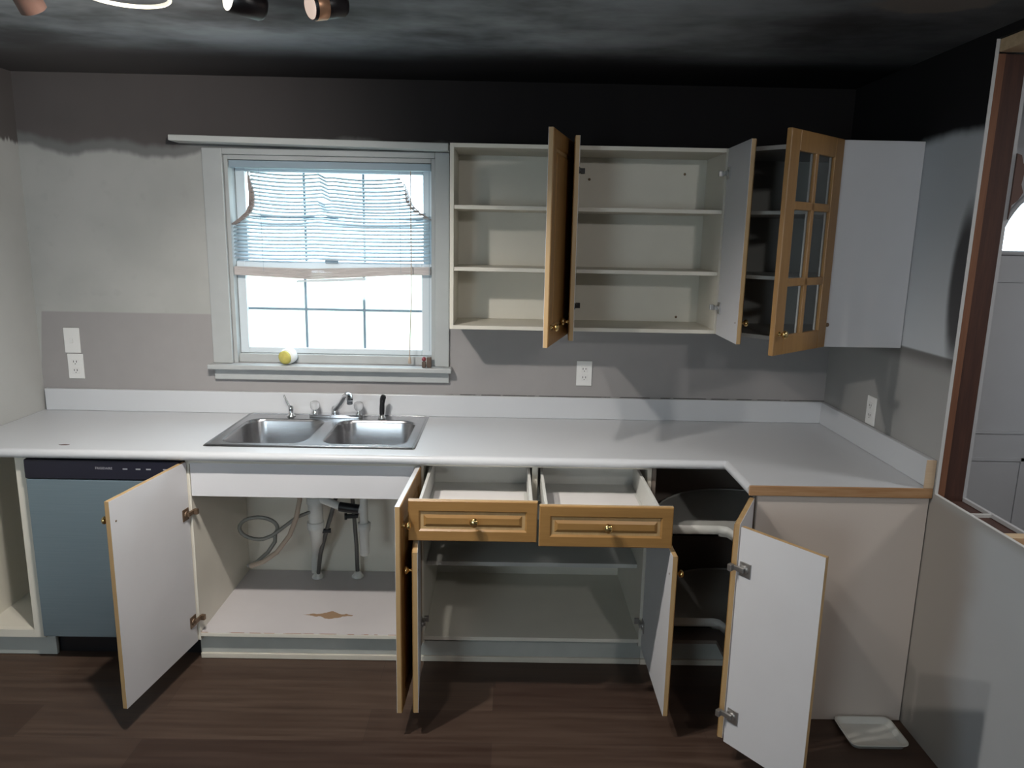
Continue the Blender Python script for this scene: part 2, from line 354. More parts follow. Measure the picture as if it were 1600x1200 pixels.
# front door with half round light
dr = struct(bpy.data.objects.new('door_1', None)); COL.objects.link(dr); dr.location = ((dx0+dx1)/2, .03, 0); ORG[dr.name] = Vector(dr.location)
cx, cz, R_ = 3.80, 1.716, .345
q = MB(); y0, y1 = .02, .065
q.box(dx0, dx1, y0, y1, .005, cz)
N_ = 28; arc = [(cx+R_*math.cos(math.pi*i/N_), cz+R_*math.sin(math.pi*i/N_)) for i in range(N_+1)]
top = 2.095
outer = []
for i in range(N_+1):
    a = math.pi*i/N_; ca, sa = math.cos(a), math.sin(a)
    k = min((dx1-cx)/ca if ca > 1e-6 else 9, (dx0-cx)/ca if ca < -1e-6 else 9, (top-cz)/sa if sa > 1e-6 else 9)
    outer.append((cx+k*ca, cz+k*sa))
vs = []; fs = []
for yy in (y0, y1):
    vs += [(x, yy, z) for x, z in arc]+[(x, yy, z) for x, z in outer]
m_ = N_+1
for i in range(N_):
    fs += [(i, i+1, m_+i+1, m_+i), (2*m_+i, 2*m_+i+1, 3*m_+i+1, 3*m_+i), (i, i+1, 2*m_+i+1, 2*m_+i), (m_+i, m_+i+1, 3*m_+i+1, 3*m_+i)]
q.add(vs, fs)
for cxx in (dx0, dx1):   # fill the top corners of the slab
    ang = None
for (za, zb) in ((.15, .75), (.87, 1.60)):
    for (xa, xb) in ((dx0+.1, cx-.06), (cx+.04, dx1-.1)):
        for (a0, a1, c0, c1) in ((xa, xb, za, za+.015), (xa, xb, zb-.015, zb), (xa, xa+.015, za, zb), (xb-.015, xb, za, zb)):
            q.box(a0, a1, y0-.006, y0, c0, c1)
q.build('door_slab', 'halldoor', dr)
q = MB(); vs = [(cx, .045, cz)]+[(x, .045, z) for x, z in arc]; q.add(vs, [(0, i+1, i+2) for i in range(N_)])
q.add([(x, y+.004, z) for x, y, z in vs], [(0, i+1, i+2) for i in range(N_)]); q.build('fanlight_glass', 'glass', dr)
q = MB(); q.tube([(x, .018, z) for x, z in arc]+[arc and (arc[0][0], .018, arc[0][1])], .012, 8)
for a in (45, 90, 135): q.tube([(cx, .04, cz), (cx+R_*math.cos(math.radians(a)), .04, cz+R_*math.sin(math.radians(a)))], .006, 6)
q.build('fanlight_frame', 'halldoor', dr)
q = MB(); q.box(dx0-.03, dx0, 0, .16, 0, 2.1); q.box(dx1, dx1+.03, 0, .16, 0, 2.1); q.box(dx0-.09, dx0-.02, -.015, 0, 0, 2.17); q.box(dx1+.02, dx1+.09, -.015, 0, 0, 2.17); q.box(dx0-.09, dx1+.09, -.015, 0, 2.1, 2.17)
q.build('door_frame', 'halldoor', dr)

# ---------------------------------------------------------------- window
win = struct(bpy.data.objects.new('window_1', None)); COL.objects.link(win); win.location = (.455, .05, 1.15); ORG[win.name] = Vector(win.location)
q = MB(); q.box(-.098, -.01, -.018, 0, 1.15, 2.10); q.box(.92, .984, -.018, 0, 1.15, 2.10); q.box(-.01, .92, -.018, 0, 2.075, 2.10)
q.build('casing', 'trimwhite', win, .003)
q = MB(); q.box(-.0095, .008, 0, .13, 1.15, 2.075); q.box(.902, .9195, 0, .13, 1.15, 2.075); q.box(.008, .902, 0, .13, 2.055, 2.075); q.box(.008, .902, 0.02, .13, 1.150, 1.190)
q.build('jamb', 'trimwhite', win, .002)
q = MB(); q.box(-.112, .998, -.062, .02, 1.127, 1.149); q.build('window_sill', 'trimwhite', win, .004)
q = MB(); q.box(-.095, .984, -.022, -.0005, 1.075, 1.126); q.build('apron', 'trimwhite', win, .003)
def sash(x0, x1, z0, z1, y0, y1, gx0, gx1, gz0, gz1, name):
    q = MB(); q.box(x0, gx0, y0, y1, z0, z1); q.box(gx1, x1, y0, y1, z0, z1); q.box(gx0, gx1, y0, y1, z0, gz0); q.box(gx0, gx1, y0, y1, gz1, z1)
    o = q.build(name, 'vinyl', win, .003)
    ym = (y0+y1)/2
    g = MB().box(gx0, gx1, ym-.003, ym+.003, gz0, gz1).build('glass', 'glass', o)
    g = MB(); zm = (gz0+gz1)/2
    for xx in (.313, .583): g.box(xx-.0055, xx+.0055, ym+.004, ym+.010, gz0, gz1)
    g.box(gx0, gx1, ym+.0045, ym+.0095, zm-.0055, zm+.0055); g.build('muntin', 'muntin', o)
    return o
sash(.0085, .9015, 1.191, 1.617, .045, .075, .047, .853, 1.218, 1.575, 'lower_sash')
sash(.0085, .9015, 1.575, 2.054, .080, .110, .052, .856, 1.617, 2.010, 'upper_sash')
q = MB(); q.box(.415, .475, .03, .045, 1.612, 1.632); q.build('sash_lock', 'muntin', win, .003)
q = MB()
q.add([(-.20, -.105, 2.118), (.985, -.105, 2.100), (.985, 0, 2.102), (-.20, 0, 2.118), (-.20, -.105, 2.142), (.985, -.105, 2.130), (.985, 0, 2.132), (-.20, 0, 2.142)],
      [(0, 1, 2, 3), (4, 7, 6, 5), (0, 4, 5, 1), (1, 5, 6, 2), (2, 6, 7, 3), (3, 7, 4, 0)])
tag(q.build('wall_shelf', plain('smoked_shelf_paint', (.50, .51, .50), .5), None, .003), 'long white painted shelf board running above the window', 'shelf')
# outside
struct(MB().box(-30, 30, 1.5, 40, -.6, -.5).build('ground', plain('outside_lawn', (.32, .36, .26), .9)))
nh = thing('house', 'pale neighbouring house seen washed out through the kitchen window', 'house', (2.2, 9.5, -.5))
MB().box(1.35, 7, 8, 12, -.5, 3.1).build('wall', plain('pinkish_siding', (.62, .56, .54), .8), nh)
MB().add([(1.0, 7.7, 3.05), (7.3, 7.7, 3.05), (7.3, 12.3, 3.05), (1.0, 12.3, 3.05), (1.0, 10, 4.6), (7.3, 10, 4.6)], [(0, 1, 5, 4), (2, 3, 4, 5), (0, 4, 3), (1, 2, 5), (0, 3, 2, 1)]).build('roof', plain('grey_shingles', (.20, .24, .27), .8), nh)
MB().box(1.9, 2.7, 7.97, 8.0, 1.4, 2.3).build('window', plain('house_window', (.2, .26, .3), .3), nh)

# ---------------------------------------------------------------- blind
bl = thing('window_blind', 'damaged white mini blind sagging in the kitchen window', 'blind', (.45, .02, 1.53))
Lb = [(2.014, .097), (1.96, .098), (1.90, .100), (1.86, .097), (1.83, .082), (1.80, .048), (1.775, .012)]
Rb = [(1.99, .762), (1.94, .785), (1.90, .797), (1.87, .812), (1.845, .838), (1.825, .872), (1.81, .895)]
def curve_at(tab, z):
    if z >= tab[0][0]: return tab[0][1]
    for (z0, x0), (z1, x1) in zip(tab, tab[1:]):
        if z0 >= z >= z1: return x0+(x1-x0)*(z0-z)/(z0-z1)
    return tab[-1][1]
q = MB(); ens = [MB(), MB()]; hw = .0115
ns = 24
for i in range(ns):
    z = 2.006-i*(2.006-1.632)/(ns-1)
    xl = curve_at(Lb, z); xr = curve_at(Rb, z-.02)
    jit = random.uniform(-.0015, .0015)
    pts = []
    K = 22
    for k in range(K+1):
        x = xl+(xr-xl)*k/K
        sag = -.012*math.sin(math.pi*min(1, (x-xl)/.36)) if x < xl+.36 else -.010*math.sin(math.pi*min(1, (x-xl-.36)/max(.05, xr-xl-.36)))
        step = -.018 if x > .42 and i < 6 else (-.018*(1-(i-6)/8) if x > .42 and i < 14 else 0)
        pts.append((x, z+sag*(1 if i < 14 else .4)+step+jit))
    tilt = math.radians(28+random.uniform(-4, 4)); vs = []
    for (x, zz) in pts:
        for s in (-1, 0, 1):
            vs.append((x, .020+s*hw*math.cos(tilt), zz-s*hw*math.sin(tilt)*-1+(.0018 if s == 0 else 0)))
    q.add(vs, [(a*3+c, a*3+c+1, a*3+c+4, a*3+c+3) for a in range(K) for c in (0, 1)], 0, True)
    # the loose ends of the upper slats droop along the torn outline
    for tab, side, zz in ((Lb, -1, z), (Rb, 1, z-.02)):
        if zz > tab[-1][0]+.02:
            path = [(curve_at(tab, zz), zz)]+[(x, zt) for zt, x in tab if zt < zz-.008]
            off = side*(i % 6)*.0042-side*.008
            path = [(x-off, zq-.001*i % 3*0) for x, zq in path][:4 if i < 5 else 9]
            if len(path) > 1:
                vs = []
                for (x, zq) in path:
                    for s in (-1, 1): vs.append((x, .020+s*hw*.95+.0006*(i % 5), zq))
                ens[side > 0].add(vs, [(a*2, a*2+1, a*2+3, a*2+2) for a in range(len(path)-1)], 0, True)
so = q.build('slats', 'slat', bl); so.modifiers.new('thick', 'SOLIDIFY').thickness = .0006
for en in ens:
    eo = en.build('slat_ends', 'slatend', bl, label='yellowed drooping ends of the upper slats'); eo.modifiers.new('thick', 'SOLIDIFY').thickness = .0012
q = MB()
for k in range(8):
    zo = k*.0045; vs = []; KK = 18
    for j in range(KK+1):
        x = .010+(.888)*j/KK
        zc = 1.556+(x-.01)*.012-.022*max(0, 1-abs((x-.36)/.42))*(1-k/14)+zo
        for s, t_ in ((-1, 0), (1, 0), (1, .0047), (-1, .0047)):
            vs.append((x, .020+s*.0125+random.uniform(-.001, .001), zc+t_))
    fs = [(j*4+a, j*4+(a+1) % 4, j*4+4+(a+1) % 4, j*4+4+a) for j in range(KK) for a in range(4)]+[(0, 1, 2, 3), (KK*4, KK*4+1, KK*4+2, KK*4+3)]
    q.add(vs, fs)
q.build('stacked_slats', plain('stacked_slat_vinyl', (.50, .46, .45), .5), bl, label='stack of bunched slats at the bottom of the blind')
q = MB(); q.add([(.29, .004, 1.524), (.60, .004, 1.537), (.60, .036, 1.537), (.29, .036, 1.524), (.29, .004, 1.532), (.60, .004, 1.550), (.60, .036, 1.550), (.29, .036, 1.532)],
      [(0, 1, 2, 3), (4, 7, 6, 5), (0, 4, 5, 1), (1, 5, 6, 2), (2, 6, 7, 3), (3, 7, 4, 0)])
q.build('bottom_rail', 'vinyl', bl, .002)
q = MB(); q.box(.0095, .9005, .004, .036, 2.022, 2.053); q.build('headrail', 'muntin', bl, .003)
for xx in (.14, .76): MB().tube([(xx, .006, 2.02), (xx+.003, .006, 1.57)], .0007, 5).build('ladder_cord', 'muntin', bl)
MB().tube([(.812, -.006, 2.02), (.812, -.008, 1.8), (.814, -.02, 1.5), (.806, -.040, 1.20)], .0022, 6).build('lift_cord', 'beigehose', bl)
MB().lathe([(0, 0), (.004, 0), (.006, -.012), (.009, -.03), (.006, -.034), (0, -.034)], (.806, -.040, 1.20), (0, 0, 1), 10).build('tassel', 'beigehose', bl)
MB().tube([(.893, -.002, 2.02), (.893, -.002, 1.22)], .0012, 6).build('tilt_cord', 'muntin', bl)
# objects on the sill
ZS = 1.1492
b_ = thing('round_scrubber', 'small round white pot with yellow face lying on window sill', 'scrubber', (.24, -.035, ZS))
rr = .036
q = MB(); ax = Vector((-.35, -.85, -.12)).normalized(); c0 = Vector((.245, -.020, ZS+rr+.002))
q.lathe([(0, .030), (rr*.7, .030), (rr*.93, .022), (rr, .008), (rr, -.01), (rr*.85, -.02), (0, -.022)], c0-ax*.004, -ax, 26)
q.build('pot', 'plate', b_)
q = MB(); q.lathe([(0, .024), (rr*.55, .023), (rr*.84, .017), (rr*.88, .006), (0, .004)], c0+ax*.012, ax, 24)
q.build('yellow_face', plain('yellow_sponge', (.52, .46, .12), .9, var=.3, sc=40, bump=.4), b_, label='yellow sponge face')
b_ = thing('figurine', 'tiny dark ornament with red top in right corner of window sill', 'ornament', (.885, -.03, ZS))
q = MB(); q.box(.862, .880, -.045, -.028, ZS, ZS+.028); q.box(.884, .905, -.042, -.022, ZS, ZS+.048); q.build('body', plain('dark_ornament', (.09, .06, .045), .6, var=.5, sc=60), b_, .003)
q = MB(); q.lathe([(0, 0), (.009, .004), (.011, .012), (.006, .02), (0, .022)], (.871, -.036, ZS+.028), (0, 0, 1), 10); q.build('red_top', plain('dull_red', (.22, .04, .05), .5), b_)

# ---------------------------------------------------------------- countertop
ct = thing('countertop', 'white laminate countertop running along window wall and turning the right corner', 'countertop', (.9, -.3, .877))
ZT = .914; zb = .8775; xe = XR-.001
q = MB()
q.box(XL+.002, .072, -.640, -.003, zb, ZT); q.box(.878, 2.112, -.640, -.003, zb, ZT); q.box(.072, .878, -.065, -.003, zb, ZT); q.box(.072, .878, -.640, -.555, zb, ZT)
q.box(2.112, xe, -.931, -.003, zb, ZT)
q.build('top', 'laminate', ct)
q = MB()
q.tube([(XL+.004, -.640, zb+.0183), (2.112, -.640, zb+.0183)], .0183, 16); q.tube([(2.112, -.640, zb+.0183), (2.112, -.931, zb+.0183)], .0183, 16)
q.build('rounded_edge', 'laminate', ct)
q = MB(); q.box(-.886, xe-.001, -.021, -.002, ZT+.0003, 1.016); q.box(xe-.020, xe-.0005, -.931, -.0215, ZT+.0003, 1.016); q.build('backsplash', 'laminate', ct, .003)
q = MB(); q.box(2.10, xe-.0005, -.938, -.9315, zb, ZT); q.build('end_edge', 'edgewood', ct, .002, label='bare brown wood edge of the counter end')
q = MB(); q.box(xe-.034, xe-.0005, -.9385, -.932, ZT+.0002, 1.016); q.build('splash_end', 'edgebare', ct, .002, label='bare particle board end of the backsplash')
q = MB(); q.prism([(-.495, -.585), (-.475, -.578), (-.455, -.580), (-.462, -.588), (-.480, -.590)], ZT, ZT+.0012); q.build('burn_mark', plain('brown_burn', (.10, .06, .05), .7), ct, label='small brown burn mark')

# ---------------------------------------------------------------- sink
sk = thing('sink', 'double bowl stainless steel sink set into the countertop', 'sink', (.475, -.29, .9145))
def rrect(x0, x1, y0, y1, r, n=7):
    p = []
    for cx_, cy_, a0 in ((x1-r, y1-r, 0), (x0+r, y1-r, 90), (x0+r, y0+r, 180), (x1-r, y0+r, 270)):
        for k in range(n+1): a = math.radians(a0+90*k/n); p.append((cx_+r*math.cos(a), cy_+r*math.sin(a)))
    return p
sx0, sx1, sy0, sy1 = .056, .894, -.572, -.026
bowls = ((.097, .447, -.528, -.128), (.503, .853, -.528, -.128))
import bmesh
def rim_mesh():
    bm = bmesh.new()
    def loop(pts, z): 
        vs = [bm.verts.new((x, y, z)) for x, y in pts]; return vs, [bm.edges.new((vs[i], vs[(i+1) % len(vs)])) for i in range(len(vs))]
    es = []
    v0, e0 = loop(rrect(sx0+.006, sx1-.006, sy0+.006, sy1-.006, .012, 3), .9195); es += e0
    for bw in bowls: es += loop(rrect(*bw, .07), .9185)[1]
    bmesh.ops.triangle_fill(bm, use_beauty=True, edges=es)
    vo = [bm.verts.new((x, y, .9150)) for x, y in rrect(sx0, sx1, sy0, sy1, .016, 3)]
    n = len(v0)
    for i in range(n): bm.faces.new((v0[i], v0[(i+1) % n], vo[(i+1) % n], vo[i]))
    vs = [tuple(v.co) for v in bm.verts]; bm.verts.index_update(); fs = [tuple(v.index for v in f.verts) for f in bm.faces]; bm.free(); return vs, fs
q = MB(); q.add(*rim_mesh()); q.tube([(x, y, .9195) for x, y in rrect(sx0+.012, sx1-.012, sy0+.012, sy1-.012, .015, 4)]+[rrect(sx0+.012, sx1-.012, sy0+.012, sy1-.012, .015, 4)[0]+(.9195,)], .0022, 6, cap=False)
q.build('rim', 'steel', sk)
for bw in bowls:
    q = MB(); x0, x1, y0, y1 = bw; rings = [(0, .07, .9185), (.003, .07, .915), (.006, .07, .905), (.012, .068, .80), (.020, .066, .765), (.040, .055, .752), (.1, .03, .750)]
    L = []; 
    for ins, r, z in rings: L.append([(x, y, z) for x, y in rrect(x0+ins, x1-ins, y0+ins, y1-ins, r)])
    n = len(L[0]); vs = [p for l in L for p in l]
    fs = [(a*n+k, a*n+(k+1) % n, (a+1)*n+(k+1) % n, (a+1)*n+k) for a in range(len(L)-1) for k in range(n)]
    q.add(vs, fs, 0, True); q.add(L[-1], [tuple(range(n))], 0)
    o = q.build('bowl', 'steel', sk); o.modifiers.new('s', 'SOLIDIFY').thickness = .0015
    q = MB(); q.lathe([(0, 0), (.03, 0), (.042, .003), (.044, .001)], ((x0+x1)/2, (y0+y1)/2, .7515), (0, 0, 1), 24); q.build('drain', 'chrome', sk)
fc = thing('faucet', 'chrome two handle faucet with clear knobs behind the sink', 'faucet', (.47, -.075, .9200))
q = MB(); q.prism(rrect(.350, .600, -.100, -.052, .022), .9200, .933, 0, True); q.build('base', 'chrome', fc, .003)
for xx in (.375, .575):
    q = MB(); q.lathe([(.014, 0), (.014, .006), (.009, .010), (.009, .018)], (xx, -.074, .9332), (0, 0, 1), 16)
    h = q.build('handle_stem', 'chrome', fc)
    q = MB(); q.lathe([(0, .0), (.014, 0), (.021, .008), (.023, .024), (.020, .036), (.010, .041), (0, .041)], (xx, -.074, .951), (0, 0, 1), 8); q.build('handle', 'acrylic', fc, label='clear acrylic knob')
q = MB(); q.lathe([(.020, 0), (.019, .02), (.016, .032), (.014, .036), (0, .036)], (.470, -.078, .9332), (0, 0, 1), 18)
q.tube([(.470, -.08, .955), (.500, -.12, .985), (.535, -.17, 1.035), (.553, -.20, 1.052), (.566, -.225, 1.050), (.570, -.235, 1.036)], [.015, .014, .013, .013, .014, .014], 14)
q.build('spout', 'chrome', fc)
q = MB(); q.lathe([(.013, 0), (.013, .018), (.010, .020), (0, .02)], (.570, -.235, 1.035), (0, 0, -1), 14); q.build('aerator', 'chrome', fc)
sd = thing('soap_dispenser', 'small chrome lever dispenser at the left back corner of the sink', 'dispenser', (.267, -.078, .9200))
q = MB(); q.lathe([(.019, 0), (.019, .004), (.012, .008), (.011, .030), (.013, .036), (.009, .046), (0, .050)], (.267, -.078, .9200), (0, 0, 1), 16); q.build('body', 'chrome', sd)
q = MB(); q.tube([(.264, -.080, .958), (.250, -.072, .985), (.232, -.065, 1.014)], [.005, .004, .0045], 8); q.build('lever', 'chrome', sd)
sp = thing('side_sprayer', 'black pull out sprayer standing at the right back corner of sink', 'sprayer', (.685, -.095, .9200))
q = MB(); q.lathe([(.018, 0), (.018, .004), (.013, .010), (.012, .020), (0, .020)], (.685, -.095, .9200), (0, 0, 1), 16); q.build('collar', 'chrome', sp)
q = MB(); q.tube([(.685, -.095, .9395), (.686, -.095, .965), (.687, -.096, .990), (.690, -.098, 1.010), (.694, -.104, 1.022), (.698, -.112, 1.020)], [.011, .012, .011, .013, .013, .010], 14); q.build('spray_head', 'black', sp)

# ---------------------------------------------------------------- doors
def frame_of(hx, hy, dx, dy, flip):
    """matrix with u along the door from its hinge, n out of its decorated face, z up"""
    u = Vector((dx, dy, 0)).normalized(); n = Vector((-u.y, u.x, 0))*(1 if flip else -1)
    return Matrix(((u.x, n.x, 0, hx), (u.y, n.y, 0, hy), (0, 0, 1, 0), (0, 0, 0, 1)))
def raised(q, w, z0, z1, t, m, top=0):
    """nested rings of a routed raised panel on the n=t face, wood material 0"""
    rings = [(0, t-.003), (.003, t), (m, t), (m+.006, t-.006), (m+.016, t-.006), (m+.026, t-.001)]
    L = []
    for ins, n_ in rings: L.append([(ins, n_, z0+ins), (w-ins, n_, z0+ins), (w-ins, n_, z1-ins), (ins, n_, z1-ins)])
    vs = [p for l in L for p in l]; fs = [(a*4+k, a*4+(k+1) % 4, a*4+4+(k+1) % 4, a*4+4+k) for a in range(len(L)-1) for k in range(4)]
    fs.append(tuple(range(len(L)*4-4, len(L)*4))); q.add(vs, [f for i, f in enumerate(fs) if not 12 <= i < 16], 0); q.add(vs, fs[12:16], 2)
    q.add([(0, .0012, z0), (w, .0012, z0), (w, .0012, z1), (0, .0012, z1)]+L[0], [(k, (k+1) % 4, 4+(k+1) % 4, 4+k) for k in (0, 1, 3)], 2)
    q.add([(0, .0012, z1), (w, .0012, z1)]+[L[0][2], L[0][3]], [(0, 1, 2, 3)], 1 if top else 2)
    q.add([(0, 0, z0), (w, 0, z0), (w, 0, z1), (0, 0, z1), (0, .0012, z0), (w, .0012, z0), (w, .0012, z1), (0, .0012, z1)], [(0, 1, 2, 3)]+[(k, (k+1) % 4, 4+(k+1) % 4, 4+k) for k in range(4)], 1)
def hinge(mtx, z, parent, mat='zinc', name='hinge', reach=.05):
    q = MB(mtx); q.box(.008, .048, -.004, -.0002, z-.024, z+.024); q.lathe([(0, .009), (.013, .009), (.0145, .006), (.015, .0002)], (.026, 0, z), (0, -1, 0), 14)
    q.box(-.016, .030, -.017, -.007, z-.008, z+.008); q.box(-.020, -.006, -.030, -.012, z-.011, z+.011)
    return q.build(name, mat, parent, .0015)
def door(parent, hx, hy, dx, dy, flip, w, z0, z1, knob=None, hz=(), hmat='zinc', label=None, wood='maple', t=.019, m=.055, hole=True, top=0):
    Mx = frame_of(hx, hy, dx, dy, flip); q = MB(Mx); raised(q, w, z0, z1, t, m, top)
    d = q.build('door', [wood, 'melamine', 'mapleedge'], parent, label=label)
    if knob:
        KNOB(Mx, (knob[0], t, knob[1]), (0, 1, 0)).build('knob', 'brass', d)
        if hole:
            MB(Mx).lathe([(0, .0015), (.003, .0015), (.004, .0002)], (knob[0], 0, knob[1]), (0, -1, 0), 10).build('screw', 'oldbrass', d)
    for z in hz: hinge(Mx, z, d, hmat)
    return d, Mx

# ---------------------------------------------------------------- base cabinets
YF = -.605; ZB = .876; TK = .016
def carcass(q, x0, x1, y0=YF, y1=-.008, zbot=.115, ztop=ZB, t=TK, back=True, rail=True):
    q.box(x0, x0+t, y0, y1, .0+.006, ztop); q.box(x1-t, x1, y0, y1, .006, ztop)
    q.box(x0+t, x1-t, y0, y1, zbot, zbot+t)
    if back: q.box(x0+t, x1-t, y1-.006, y1, .006, ztop)
def kick(parent, x0, x1, shoe=True):
    MB().box(x0, x1, -.572, -.560, .026, .114).build('kick_board', 'kick', parent, label='grey smudged toe kick board')
    if shoe: MB().box(x0, x1, -.579, -.560, .001, .025).build('shoe_strip', 'shoe', parent, .003, label='cream strip along the floor')
# sides are notched for the toe kick by stopping them at its height in front
def base_box(x0, x1, y0=YF):
    q = MB(); t = TK
    for a, b2 in ((x0, x0+t), (x1-t, x1)):
        q.prism([(a, y0), (b2, y0), (b2, -.010), (a, -.010)], .100, ZB); q.box(a, b2, -.556, -.010, .002, .100)
    q.box(x0+t, x1-t, y0, -.010, .115, .131); q.box(x0+t, x1-t, -.016, -.010, .131, ZB)
    return q
# sink cabinet
sc = thing('sink_cabinet', 'white sink base cabinet with both doors swung open showing the pipes', 'cabinet', (.457, -.3, .001))
q = base_box(.001, .913); q.box(.017, .897, YF, YF+.016, .850, ZB); q.build('body', 'carcass', sc, .001)
MB().box(.020, .894, YF-.001, YF+.015, .720, .856).build('false_front', 'melamine', sc, .001, label='plain white panel under the counter')
MB().box(.0175, .8965, YF+.002, -.020, .1313, .1325).build('shelf_liner', 'torn', sc, label='white shelf liner with a torn brown patch')
kick(sc, .001, .912)
door(sc, .008, -.612, -.062, -.445, False, .452, .100, .862, (.425, .785), (.655, .200), 'oldbrass')
door(sc, .905, -.612, -.018, -.445, True, .450, .100, .862, (.420, .785), (.655, .200), 'oldbrass', top=1)
# drawer cabinet
dc = thing('drawer_cabinet', 'base cabinet with two open wood drawers above two open doors', 'cabinet', (1.371, -.3, .001))
q = base_box(.915, 1.827); q.box(1.357, 1.379, YF, -.1, .715, ZB-.001); q.box(.931, 1.811, YF, YF+.05, .690, .706); q.box(.931, 1.357, YF, YF+.014, .860, ZB-.001); q.box(1.379, 1.811, YF, YF+.014, .860, ZB-.001)
q.build('body', 'carcass', dc, .001)
MB().box(.932, 1.810, -.50, -.018, .395, .413).build('shelf', 'melamine_side', dc, .001)
kick(dc, .913, 1.828)
def drawer(x0, x1, fx0, fx1, yfront, m):
    q = MB(); z0, z1 = .733, .838; yb = -.445; yf = yfront+.020
    t = .011
    q.box(x0, x0+t, yf, yb, z0, z1); q.box(x1-t, x1, yf, yb, z0, z1); q.box(x0+t, x1-t, yb-t, yb, z0, z1); q.box(x0+t, x1-t, yf, yf+t, z0, z1); q.box(x0+t, x1-t, yf+t, yb-t, z0+.006, z0+.012)
    d = q.build('drawer', 'melamine_side', dc, .001)
    MB().box(x0+t+.012, x1-t-.012, yf+.02, yb-.13, z0+.0125, z0+.0135).build('liner', 'liner', d, label='paper liner in the drawer')
    w = fx1-fx0; Mx = Matrix(((1, 0, 0, fx0), (0, -1, 0, yfront+.019), (0, 0, 1, 0), (0, 0, 0, 1)))
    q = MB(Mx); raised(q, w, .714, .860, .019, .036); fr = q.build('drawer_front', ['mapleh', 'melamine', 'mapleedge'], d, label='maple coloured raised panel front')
    KNOB(Mx, (w/2+.005, .019, .790), (0, 1, 0), .016).build('knob', 'brass', d)
drawer(.950, 1.350, .922, 1.364, -.992, .04)
drawer(1.390, 1.790, 1.369, 1.822, -1.024, .04)
door(dc, .921, -.612, .040, -.440, False, .448, .100, .700, (.410, .620), (.60, .205))
door(dc, 1.822, -.612, -.002, -.440, True, .446, .100, .700, (.410, .622), (.60, .210))
# corner cabinet with carousel
cc = thing('corner_cabinet', 'corner base cabinet with round carousel trays and a folded open door', 'cabinet', (2.28, -.45, .001))
q = MB(); x0, x1 = 1.829, XR-.004; xe2 = 2.134
foot = [(x0+.001, YF), (xe2, YF), (xe2, -.911), (x1, -.911), (x1, -.010), (x0+.001, -.010)]
q.prism(foot, .115, .131)
q.box(x0, x0+TK, YF, -.010, .100, ZB); q.box(x0+TK, x1, -.016, -.010, .131, ZB); q.box(x1-.006, x1, -.911, -.016, .131, ZB); q.box(xe2, x1-.006, -.911, -.895, .131, ZB)
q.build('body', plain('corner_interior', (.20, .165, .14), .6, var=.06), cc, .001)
MB().box(x0, 2.19, -.572, -.560, .026, .114).build('kick_board', 'kick', cc)
MB().box(x0, 2.19, -.579, -.560, .001, .025).build('shoe_strip', 'shoe', cc)
MB().box(2.178, 2.190, -.911, -.580, .002, .114).build('kick_board', 'kick', cc)
MB().box(2.136, x1, -.925, -.9115, .002, ZB).build('end_panel', plain('beige_end_panel', (.56, .495, .445), .65, var=.04, sc=3), cc, .001, label='beige painted end panel facing the room')
def tray(z):
    q = MB(); c = (2.29, -.455); r = .40; nx, ny = 2.15, -.60; pts = []
    a0 = math.degrees(math.atan2(-math.sqrt(r*r-(nx-c[0])**2), nx-c[0])); a1 = math.degrees(math.atan2(ny-c[1], -math.sqrt(r*r-(ny-c[1])**2)))
    if a1 < 0: a1 += 360
    N2 = 40
    for k in range(N2+1):
        a = math.radians(a0+(a1-a0)*k/N2); pts.append((c[0]+r*math.cos(a), c[1]+r*math.sin(a)))
    pts += [(nx-.04, ny), (nx-.01, ny-.01), (nx, ny-.04)]
    q.prism(pts, z, z+.008, 0, True); n = len(pts)
    inner = [(c[0]+(x-c[0])*.985, c[1]+(y-c[1])*.985) for x, y in pts]
    hh = [.014 if k <= N2 else .045 for k in range(n)]; hh[N2-1] = hh[N2] = hh[0] = hh[1] = .045
    vs = [(x, y, z) for x, y in pts]+[(x, y, z+h) for (x, y), h in zip(pts, hh)]+[(x, y, z+h) for (x, y), h in zip(inner, hh)]+[(x, y, z) for x, y in inner]
    q.add(vs, [(a*n+k, a*n+(k+1) % n, (a+1) % 4*n+(k+1) % n, (a+1) % 4*n+k) for a in range(4) for k in range(n)], 0, True)
    q.build('carousel_tray', 'melamine_side', cc)
tray(.585); tray(.183)
MB().tube([(2.29, -.455, .131), (2.29, -.455, .874)], .012, 14).build('carousel_pole', 'zinc', cc)
# folding door: first panel edge-on, second panel white face to the room
dA, MA = door(cc, 2.128, -.918, -.125, -.245, False, .283, .100, .862, None, ())
dB, MB_ = door(cc, 1.998, -1.186, .171, -.222, True, .283, .100, .862, None, (.727, .209), 'zinc')

# left narrow cabinet
lc = thing('narrow_cabinet', 'open narrow white base cabinet left of the dishwasher', 'cabinet', (-.76, -.3, .001))
q = MB(); t = TK; x0, x1 = XL+.003, -.615
q.box(x0, x0+t, YF, -.01, .1, ZB); q.box(x1-.045, x1, YF, YF+.018, .1, ZB); q.box(x1-t, x1, YF+.018, -.01, .1, ZB); q.box(x0+t, x1-t, YF+.018, -.01, .118, .134); q.box(x0+t, x1-.045, YF, YF+.018, .1, .134); q.box(x0+t, x1-t, -.016, -.01, .134, ZB)
q.box(x0, x1, -.55, -.01, .002, .1)
q.build('body', 'carcass', lc, .001)
MB().box(x0, x1+.015, -.568, -.552, .002, .0985).build('kick_board', plain('pale_kick', (.42, .44, .42), .6, var=.1), lc, .002)
